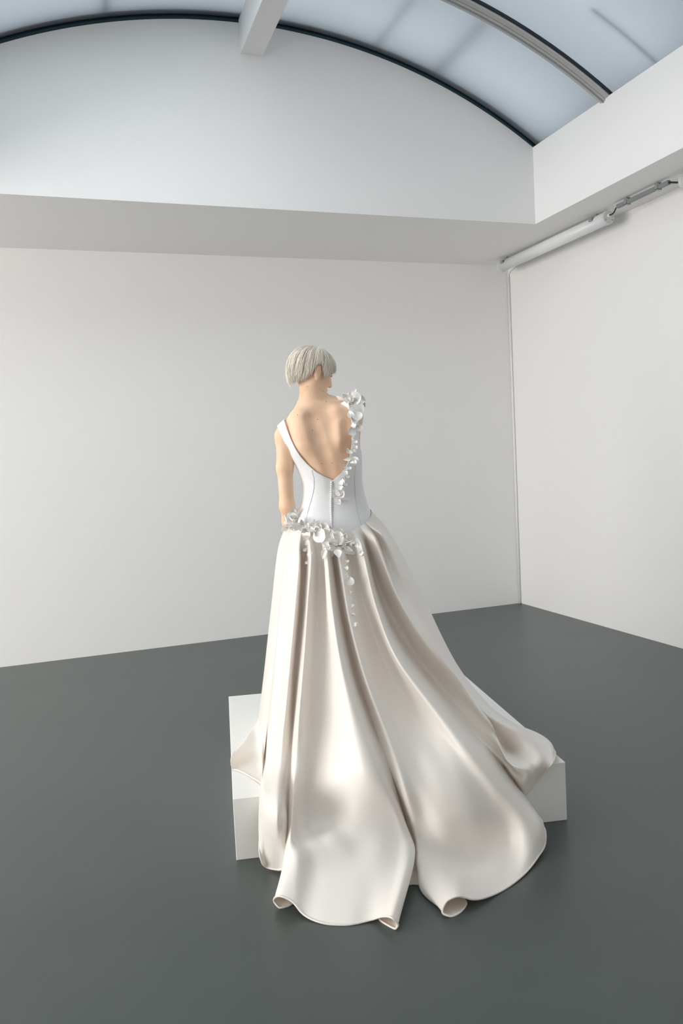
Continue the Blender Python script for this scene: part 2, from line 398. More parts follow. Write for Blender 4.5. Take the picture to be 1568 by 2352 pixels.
def sd_torso(P):
    d = sd_trunk(P)
    # shoulders and trapezius
    d = smin(d, rc(P, J(716, 918, .022), J(661, 990, .008), .030, .030), .028)
    d = smin(d, rc(P, J(722, 916, .030), J(800, 940, .045), .036, .036), .05)
    d = smin(d, ell(P, J(654, 1002, .004), (.041, .043, .048)), .03)
    d = smin(d, ell(P, J(807, 957, .050), (.042, .045, .054)), .035)
    # shoulder blades
    d = smin(d, rc(P, J(773, 948, -.050), J(790, 1006, -.080), .022, .019), .045)
    d = smin(d, rc(P, J(790, 1004, -.066), J(808, 955, -.030), .026, .026), .06)
    d = smin(d, rc(P, J(692, 962, -.055), J(700, 1020, -.072), .024, .020), .07)
    # bust (front, away from the camera)
    d = smin(d, ell(P, J(712, 1046, .098), (.055, .05, .055)), .04)
    d = smin(d, ell(P, J(792, 1040, .110), (.052, .05, .055)), .04)
    # spine furrow
    sp = [(716, 958, -.092), (729, 1000, -.119), (743, 1040, -.125), (756, 1085, -.120), (765, 1125, -.106)]
    for q, r in zip(sp[:-1], sp[1:]):
        d = smax(d, -rc(P, J(*q), J(*r), .020, .022), .030)
    d = smax(d, -rc(P, J(799, 978, -.098), J(804, 1035, -.106), .023, .024), .030)
    return d
def sd_body(P):
    d = sd_torso(P)
    n = rc(P, J(716, 946, .018), J(713, 872, .050), .052, .0475)
    d = smin(d, n, .038)
    # head
    h = ell(P, HC, (.093, .073, .088), HM)
    h = smin(h, ell(P, H(.030, 0, -.048), (.056, .058, .072), HM), .03)
    h = smin(h, rc(P, H(-.005, .050, -.062), H(.068, .016, -.106), .014, .014), .03)
    h = smin(h, rc(P, H(-.005, -.050, -.062), H(.068, -.016, -.106), .014, .014), .03)
    h = smin(h, ell(P, H(.074, 0, -.104), (.016, .020, .016), HM), .018)
    h = smin(h, rc(P, H(.088, .004, -.004), H(.106, 0, -.046), .006, .0095), .012)
    h = smin(h, ell(P, H(.096, .011, -.050), (.009, .008, .006), HM), .008)
    h = smin(h, ell(P, H(.096, -.011, -.050), (.009, .008, .006), HM), .008)
    h = smin(h, ell(P, H(.083, 0, -.071), (.013, .021, .0065), HM), .008)
    h = smin(h, ell(P, H(.080, 0, -.082), (.013, .019, .007), HM), .008)
    h = smin(h, rc(P, H(.084, .010, .006), H(.074, .042, .004), .008, .007), .014)
    h = smin(h, rc(P, H(.084, -.010, .006), H(.074, -.042, .004), .008, .007), .014)
    for s in (1, -1):
        h = smax(h, -ell(P, H(.088, s*.031, -.012), (.013, .016, .010), HM), .012)
        h = smin(h, ell(P, H(.068, s*.030, -.013), (.014, .013, .011), HM), .004)
        h = smin(h, ell(P, H(.052, s*.042, -.042), (.022, .016, .018), HM), .025)
        # ear: shell, bowl and lobe
        ax = np.stack([hf*.93+hr*s*.30, hr*s*.93-hf*.30, hu]); ax /= np.linalg.norm(ax, axis=1)[:, None]
        e = ell(P, H(-.012, s*.079, -.016), (.017, .009, .031), ax)
        e = smin(e, ell(P, H(-.004, s*.075, -.042), (.009, .007, .010), ax), .006)
        e = smax(e, -ell(P, H(-.006, s*.090, -.011), (.0095, .009, .019), ax), .005)
        h = smin(h, e, .006)
    d = smin(d, h, .022)
    # left arm hangs down, forearm turns forward, hand in the pocket
    S, E, Wr = J(653, 1006, .002), J(659, 1162, -.020), J(680, 1238, .085)
    d = smin(d, rc(P, S, J(653.5, 1075, -.010), .039, .0345), .025)
    d = smin(d, rc(P, J(653.5, 1075, -.010), E, .0345, .032), .02)
    d = smin(d, rc(P, E, J(667, 1198, .030), .032, .033), .02)
    d = smin(d, rc(P, J(667, 1198, .030), Wr, .033, .024), .03)
    hd = np.asarray(Wr)-np.asarray(E); hd /= np.linalg.norm(hd)
    sd_ = np.cross(hd, [0, 1, 0]); sd_ /= np.linalg.norm(sd_); nn = np.cross(hd, sd_)
    d = smin(d, rc(P, Wr, Wr+hd*.055, .023, .026), .02)
    for k, ln in enumerate((.070, .078, .072, .056)):
        b0 = Wr+hd*.070+nn*(k-1.5)*.017
        d = smin(d, rc(P, b0, b0+hd*ln*.5+sd_*.008, .0092, .0086), .008)
        d = smin(d, rc(P, b0+hd*ln*.5+sd_*.008, b0+hd*ln+sd_*.022, .0086, .007), .004)
    t0 = Wr+hd*.020+nn*(-.022)
    d = smin(d, rc(P, t0, t0+hd*.035-nn*.022, .011, .0095), .01)
    d = smin(d, rc(P, t0+hd*.035-nn*.022, t0+hd*.065-nn*.026, .0095, .008), .004)
    # right arm reaches forward, hidden by the torso but for its outline
    S2, E2, W2 = J(808, 958, .052), J(806, 1082, .135), J(812, 1170, .215)
    d = smin(d, rc(P, S2, E2, .040, .033), .03)
    d = smin(d, rc(P, E2, W2, .033, .024), .02)
    h2 = W2-E2; h2 /= np.linalg.norm(h2); s2 = np.cross(h2, [0, 1, 0]); s2 /= np.linalg.norm(s2); n2 = np.cross(h2, s2)
    d = smin(d, rc(P, W2, W2+h2*.055, .023, .026), .02)
    for k, ln in enumerate((.056, .072, .078, .070)):
        b0 = W2+h2*.070+n2*(k-1.5)*.017
        d = smin(d, rc(P, b0, b0+h2*ln*.5+s2*.008, .0092, .0086), .008)
        d = smin(d, rc(P, b0+h2*ln*.5+s2*.008, b0+h2*ln+s2*.022, .0086, .007), .004)
    d = smin(d, rc(P, W2+h2*.02+n2*.02, W2+h2*.06+n2*.045, .011, .008), .01)
    # legs and feet under the skirt
    for u0, u1, w1 in ((-.075, -.06, .02), (.085, .09, .05)):
        hp = np.array([u0+.02, -.005, 1.10]); kn = np.array([u0+.02, .02, .735]); an = np.array([u1+.02, w1-.02, .315])
        d = smin(d, rc(P, hp, kn, .074, .052), .04)
        d = smin(d, rc(P, kn, kn+(an-kn)*.35+np.array([0, -.015, 0]), .052, .052), .03)
        d = smin(d, rc(P, kn+(an-kn)*.35+np.array([0, -.015, 0]), an, .052, .033), .03)
        d = smin(d, rc(P, an, an+np.array([.005, -.025, -.04]), .030, .028), .02)
        d = smin(d, rc(P, an+np.array([0, 0, -.03]), an+np.array([.01, .15, -.066]), .028, .018), .025)
    return d

def sample_grid(fn, lo, hi, h, bs=4, band=None):
    n = np.ceil((np.asarray(hi)-lo)/(h*bs)).astype(int)
    cg = np.stack(np.meshgrid(*[lo[i]+(np.arange(n[i])+0.5)*h*bs-h*0.5 for i in range(3)], indexing='ij'), -1).reshape(-1, 3).astype(F32)
    c = fn(cg).reshape(n)
    near = np.abs(c) < (band or h*bs*1.8)
    full = np.repeat(np.repeat(np.repeat(c, bs, 0), bs, 1), bs, 2).astype(F32)
    idx = np.argwhere(near)
    offs = np.stack(np.meshgrid(*[np.arange(bs)]*3, indexing='ij'), -1).reshape(-1, 3)
    pts = (idx[:, None, :]*bs+offs[None]).reshape(-1, 3)
    P = (np.asarray(lo)+pts*h).astype(F32)
    val = np.concatenate([fn(P[i:i+400000]) for i in range(0, len(P), 400000)])
    full[pts[:, 0], pts[:, 1], pts[:, 2]] = val
    return full
def surface_nets(g, lo, h):
    s = g < 0
    nx, ny, nz = g.shape
    acc = np.zeros((nx-1, ny-1, nz-1, 3), F32); cnt = np.zeros((nx-1, ny-1, nz-1), F32)
    edges = []
    for ax in range(3):
        a = [slice(None)]*3; b = [slice(None)]*3
        a[ax] = slice(0, -1); b[ax] = slice(1, None)
        ga, gb = g[tuple(a)], g[tuple(b)]
        ch = s[tuple(a)] != s[tuple(b)]
        I = np.argwhere(ch)
        va, vb = ga[ch], gb[ch]
        t = va/(va-vb)
        pos = I.astype(F32); pos[:, ax] += t
        o1, o2 = [i for i in range(3) if i != ax]
        for d1 in (0, -1):
            for d2 in (0, -1):
                c = I.copy(); c[:, o1] += d1; c[:, o2] += d2
                ok = (c >= 0).all(1) & (c[:, 0] < nx-1) & (c[:, 1] < ny-1) & (c[:, 2] < nz-1)
                np.add.at(acc, tuple(c[ok].T), pos[ok]); np.add.at(cnt, tuple(c[ok].T), 1)
        edges.append((ax, I, s[tuple(a)][ch]))
    has = cnt > 0
    vid = -np.ones(has.shape, int); vid[has] = np.arange(has.sum())
    V = np.asarray(lo)+(acc[has]/cnt[has][:, None])*h
    Fs = []
    for ax, I, sg in edges:
        o1, o2 = (ax+1) % 3, (ax+2) % 3
        q = []
        for d1, d2 in ((0, 0), (-1, 0), (-1, -1), (0, -1)):
            c = I.copy(); c[:, o1] += d1; c[:, o2] += d2
            q.append(c)
        ok = np.ones(len(I), bool)
        for c in q: ok &= (c >= 0).all(1) & (c[:, 0] < nx-1) & (c[:, 1] < ny-1) & (c[:, 2] < nz-1)
        f = np.stack([vid[tuple(c[ok].T)] for c in q], 1)
        sgn = sg[ok]
        f[~sgn] = f[~sgn][:, ::-1]
        Fs.append(f)
    return V, np.concatenate(Fs)
def relax(V, Fq, it=2, lam=0.5):
    for _ in range(it):
        s = np.zeros_like(V); c = np.zeros(len(V))
        for i in range(4):
            for k in (1, 3):
                np.add.at(s, Fq[:, i], V[Fq[:, (i+k) % 4]]); np.add.at(c, Fq[:, i], 1)
        V = V + lam*(s/np.maximum(c, 1)[:, None]-V)
    return V

person = empty('person', PO.tolist())
tag(person, 'woman with short platinum hair in a backless white satin gown with a train', 'person')
def pmesh(name, Vuwz, faces, m, parent, smooth=True):
    W_ = to_world(Vuwz)-PO
    me = bpy.data.meshes.new(name); me.from_pydata(W_.tolist(), [], faces if isinstance(faces, list) else faces.tolist()); me.update()
    return link(name, me, m, parent, smooth)
HB = 0.0034
lo = np.array([-.30, -.22, .225]); hi = np.array([.27, .30, 1.98])
g = sample_grid(sd_body, lo, hi, HB)
V, Fq = surface_nets(g, lo, HB)
V = relax(V, Fq, 2, 0.4)
body = pmesh('body', V, Fq, M_SKIN, person)
tag(body, 'bare back, neck and left arm of the woman')

# bodice: the torso surface, clipped along the low V neckline, straps and armholes
def sd_bod(P): return sd_torso(P)-0.0055
def smooth_poly(pts, n=3):
    p = np.asarray(pts, float)
    for _ in range(n):
        q = np.roll(p, -1, 0)
        p = np.stack([.75*p+.25*q, .25*p+.75*q], 1).reshape(-1, 2)
    return p
def poly_sd(Q, poly):                                  # >0 inside
    d = np.full(len(Q), 1e9); ins = np.zeros(len(Q), bool)
    for a, b in zip(poly, np.roll(poly, -1, 0)):
        ab = b-a
        t = np.clip(((Q-a) @ ab)/max(ab @ ab, 1e-9), 0, 1)
        d = np.minimum(d, np.linalg.norm(Q-a-t[:, None]*ab, axis=1))
        cr = ((a[1] > Q[:, 1]) != (b[1] > Q[:, 1])) & (Q[:, 0] < (b[0]-a[0])*(Q[:, 1]-a[1])/(b[1]-a[1]+1e-12)+a[0])
        ins ^= cr
    return np.where(ins, d, -d)
ARM_L = [(640, 950), (628, 962), (640, 986), (646, 1001), (656, 1022), (672, 1043), (640, 1060), (600, 1080)]
ARM_R = [(900, 1075), (850, 1052), (825, 1036), (823, 1005), (822, 975), (823, 950), (826, 928), (818, 895)]
BACKP = [(764, 1105), (764, 1103), (745, 1095), (725, 1084), (706, 1067), (690, 1049), (678, 1031), (668, 1011), (660, 990), (653, 968), (650, 955)] \
    + ARM_L + [(580, 1330), (950, 1330)] + ARM_R + [(795, 900), (796, 922), (801, 940), (806, 960), (808, 985), (808, 1010), (805, 1040), (799, 1062), (790, 1080), (778, 1093), (764, 1103)]
FRONTP = [(740, 990), (680, 985), (662, 975), (653, 962), (650, 955)] + ARM_L + [(580, 1330), (950, 1330)] + ARM_R + [(795, 900), (796, 922), (800, 945), (780, 980)]
pb, pf = smooth_poly(BACKP), smooth_poly(FRONTP)
lo2 = np.array([-.26, -.20, 1.02]); hi2 = np.array([.26, .22, 1.76])
g2 = sample_grid(sd_bod, lo2, hi2, 0.004)
V2, F2 = surface_nets(g2, lo2, 0.004)
V2 = relax(V2, F2, 2, 0.4)
Q = proj(to_world(V2))
wcen = cubic(np.clip(V2[:, 2], tz[0], tz[-1]), tz, tw) + (V2[:, 0]-cubic(np.clip(V2[:, 2], tz[0], tz[-1]), tz, tu))*math.tan(YAW)
gv = np.where(V2[:, 1] < wcen, poly_sd(Q, pb), poly_sd(Q, pf))
gv = np.minimum(gv, (V2[:, 2]-1.06)*500)
def clip_mesh(V, Fq, gv):
    V = list(map(tuple, V)); cut = {}; out = []
    def inter(i, j):
        key = (min(i, j), max(i, j))
        if key not in cut:
            t = gv[i]/(gv[i]-gv[j]); a, b = np.array(V[i]), np.array(V[j])
            cut[key] = len(V); V.append(tuple(a+(b-a)*t))
        return cut[key]
    pos = gv > 0
    allin = pos[Fq].all(1); some = pos[Fq].any(1) & ~allin
    out = [tuple(f) for f in Fq[allin].tolist()]
    for f in Fq[some].tolist():
        r = []
        for i, j in zip(f, f[1:]+f[:1]):
            if pos[i]: r.append(i)
            if pos[i] != pos[j]: r.append(inter(i, j))
        if len(r) >= 3: out.append(tuple(r))
    used = sorted({i for f in out for i in f}); mp = {o: n for n, o in enumerate(used)}
    return np.array([V[i] for i in used]), [tuple(mp[i] for i in f) for f in out]
VB, FB = clip_mesh(V2, F2, gv)
bodice = pmesh('gown_bodice', VB, FB, M_BODICE, person)
tag(bodice, 'white satin bodice with a deep V back')
sol = bodice.modifiers.new('thickness', 'SOLIDIFY'); sol.thickness = 0.004; sol.offset = -0.2

def trace(fn, px, py, n=60):                           # picture point -> surface point facing the camera
    r = ray((px, py))[0]; t = 2.9
    for _ in range(n):
        P = to_uwz(CAM+r*t)[None].astype(F32)
        d = float(fn(P)[0])
        t += d*0.8
        if abs(d) < 2e-4: break
    return CAM+r*t
def ico(r=1.0):
    import bmesh
    b = bmesh.new(); bmesh.ops.create_icosphere(b, subdivisions=2, radius=r)
    me = bpy.data.meshes.new('ball'); b.to_mesh(me); b.free(); return me
bmesh_ = ico(0.0048); bmesh_.name = 'button'
NBUT = 21
for i in range(NBUT):
    s = i/(NBUT-1)
    P = trace(sd_bod, 761.0-1.5*math.sin(s*3.1)+0.6*s, 1108+102*s) - PO
    o = link('button', bmesh_, M_BODICE, bodice, True); o.location = P - PW*0.004
def seam(pts, r=0.0009):
    P = [trace(sd_bod, *q) - PO - ray(q)[0]*0.0022 for q in pts]
    P = np.array(P); t = np.linspace(0, len(P)-1, 40)
    P = np.stack([np.interp(t, np.arange(len(P)), P[:, i]) for i in range(3)], 1)
    MB().tube(P, r, 5).build('seam', M_SEAM, bodice, True)
seam([(764.5, 1106), (764, 1140), (764, 1175), (764.5, 1214)], 0.0012)
seam([(716, 1080), (721, 1100), (721, 1118), (717, 1140), (711, 1160), (705, 1182), (702, 1205)])
seam([(820, 1048), (816, 1070), (814, 1100), (815, 1130), (818, 1160), (823, 1185), (829, 1206)])
# moles on the back
molem = ico(0.0018); molem.name = 'mole'
for px, py in ((717, 989), (729, 963), (683, 953), (749, 922), (738, 1065), (763, 1064), (705, 888), (742, 899)):
    P = trace(sd_body, px, py)-PO
    o = link('mole', molem, M_MOLE, body, True); o.location = P; o.scale = (1, 0.6, 1)
# brow and lashes of the visible eye
def hw_(f, r, u): return to_world(H(f, r, u))-PO
MB().tube([hw_(.089, .014, .012), hw_(.088, .028, .015), hw_(.078, .044, .012)], [.002, .0028, .001], 6).build('eyebrow', M_DARK, body, True)
MB().tube([hw_(.089, .020, -.011), hw_(.088, .030, -.007), hw_(.080, .040, -.012)], [.0012, .0024, .0012], 6).build('eyelashes', M_DARK, body, True)

# hair: a fitted cap and many fine tapered locks combed down from the crown
rng = random.Random(7)
hv = []; hfc = []; hcol = []
TQ = 1.66
def sph(al, th, r):                                    # al: azimuth from forward to the right, th: polar from the crown
    al = np.asarray(al); th = np.asarray(th)
    tm = np.minimum(th, TQ)
    cut = np.maximum(th-TQ, 0)
    f = (.103*np.sin(tm)-.020*cut*cut)*np.cos(al); rr = (.0805*np.sin(tm)-.030*cut*cut)*np.sin(al)
    u = np.where(th < TQ, .091*np.cos(tm), .091*math.cos(TQ)-.088*cut)
    k = 1+r*11
    f, rr = f*k-.006, rr*k
    u = np.where(u > 0, u*k, u)+.005
    return HC + f[..., None]*hf + rr[..., None]*hr + u[..., None]*hu
def th_end(al):
    a = (np.asarray(al)+math.pi) % (2*math.pi)-math.pi   # 0 forward, +90deg right, 180 back
    d = np.abs(np.degrees(a))
    return np.interp(d, [0, 25, 45, 58, 70, 80, 86, 94, 102, 112, 125, 145, 165, 180],
                        [1.50, 1.54, 1.66, 1.95, 2.16, 1.80, 1.52, 1.50, 1.64, 2.20, 2.42, 2.58, 2.72, 2.76])
NS = 12
def lock(al, te, lift, wid, t0, wob):
    s = np.linspace(0, 1, NS); ph = rng.uniform(0, 6.28)
    th = t0+(te-t0)*s
    a = al+wob*np.sin(ph+s*3)+0.05*(1-s)*math.sin(ph)
    pts = sph(a, th, lift*(0.35+0.65*s**0.7)+rng.uniform(-.0015, .003)*s**4)
    t = np.gradient(pts, axis=0); t /= np.linalg.norm(t, axis=1)[:, None]
    nr = pts-HC; nr /= np.linalg.norm(nr, axis=1)[:, None]
    sd = np.cross(t, nr); sd /= np.maximum(np.linalg.norm(sd, axis=1)[:, None], 1e-6)
    w = (wid*(0.30+0.70*np.minimum(1, s*3))*np.where(s < .6, 1, np.maximum(0.08, 1-(np.maximum(s-.6, 0)/.4)**1.4)))[:, None]
    o = len(hv); hcol.extend([rng.random()]*NS*4)
    q = np.stack([pts-sd*w, pts+nr*w*0.5, pts+sd*w, pts-nr*w*0.3], 1).reshape(-1, 3)
    hv.extend(q)
    for i in range(NS-1):
        for j in range(4):
            hfc.append((o+i*4+j, o+i*4+(j+1) % 4, o+(i+1)*4+(j+1) % 4, o+(i+1)*4+j))
    hfc.append((o, o+1, o+2, o+3)); e = o+(NS-1)*4; hfc.append((e+3, e+2, e+1, e))
na, nt_ = 96, 18; o = len(hv)
al_ = np.repeat(np.linspace(0, 2*math.pi, na, endpoint=False), nt_); jt = np.tile(np.linspace(0, 1, nt_), na)
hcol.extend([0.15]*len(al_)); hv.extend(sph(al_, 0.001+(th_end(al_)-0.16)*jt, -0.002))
for i in range(na):
    for j in range(nt_-1):
        a_, b_ = o+i*nt_, o+((i+1) % na)*nt_
        hfc.append((a_+j, a_+j+1, b_+j+1, b_+j))
for k in range(3000):
    al = rng.uniform(0, 2*math.pi)
    te = float(th_end(al))*(1+rng.gauss(0, .018))-abs(rng.gauss(0, .05))
    if rng.random() < .25: te *= rng.uniform(.6, .95)
    lf, wd = rng.uniform(0, .0115), rng.uniform(.0010, .0030)
    if rng.random() < .12: te += rng.uniform(.02, .14); wd = rng.uniform(.0007, .0014)
    if rng.random() < .10: lf = rng.uniform(.012, .019); wd = rng.uniform(.0006, .0013)
    lock(al, te, lf, wd, rng.uniform(.01, .20), rng.uniform(0, .10))
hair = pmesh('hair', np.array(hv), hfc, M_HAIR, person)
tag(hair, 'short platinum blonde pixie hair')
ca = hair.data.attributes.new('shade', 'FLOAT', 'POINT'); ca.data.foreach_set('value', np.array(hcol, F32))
# ------------------------------------------------------------------ the skirt: fold lines over a bell-shaped base, splined into one cloth
SZ = np.array([0.0, .25, .50, .80, 1.05, 1.20])
S_UL = np.array([-.36, -.35, -.315, -.265, -.217, -.18])
S_UR = np.array([.76, .83, .57, .395, .287, .20])
S_WB = np.array([-1.20, -.90, -.64, -.40, -.21, -.135])
S_WF = np.array([.38, .38, .30, .22, .16, .115])
def sd_base(L):
    z = np.clip(L[:, 2], 0, 1.2)
    ul, ur, wb, wf = [cubic(z, SZ, q) for q in (S_UL, S_UR, S_WB, S_WF)]
    uc, a = (ul+ur)/2, (ur-ul)/2; wc, b = (wb+wf)/2, (wf-wb)/2
    return (np.abs((L[:, 0]-uc)/a)**2.2+np.abs((L[:, 1]-wc)/b)**2.2)**(1/2.2)-1
def base_pt(px, py, offm):
    r = ray((px, py))[0]
    ts = np.linspace(2.2, 4.0, 400)
    d = sd_base(to_uwz(CAM+r[None]*ts[:, None]))
    hit = np.argwhere(d < 0)
    if len(hit) == 0 or hit[0, 0] == 0: t = ts[int(np.argmin(d))]
    else:
        n_ = hit[0, 0]; t = ts[n_-1]+(ts[n_]-ts[n_-1])*d[n_-1]/(d[n_-1]-d[n_])
    offm = offm*float(np.interp(py, [1225, 1300, 1600, 1800], [1.5, 2.2, 2.0, 1.5]))
    return to_uwz(CAM+r*(t-offm))
def pt(q):
    if len(q) == 4 and q[3] == 'z': return to_uwz(on_z(q[0], q[1], q[2]))
    if len(q) == 4 and q[3] == 'u': return np.array(q[:3])
    return base_pt(q[0], q[1], q[2])
Z, Ud = 'z', 'u'
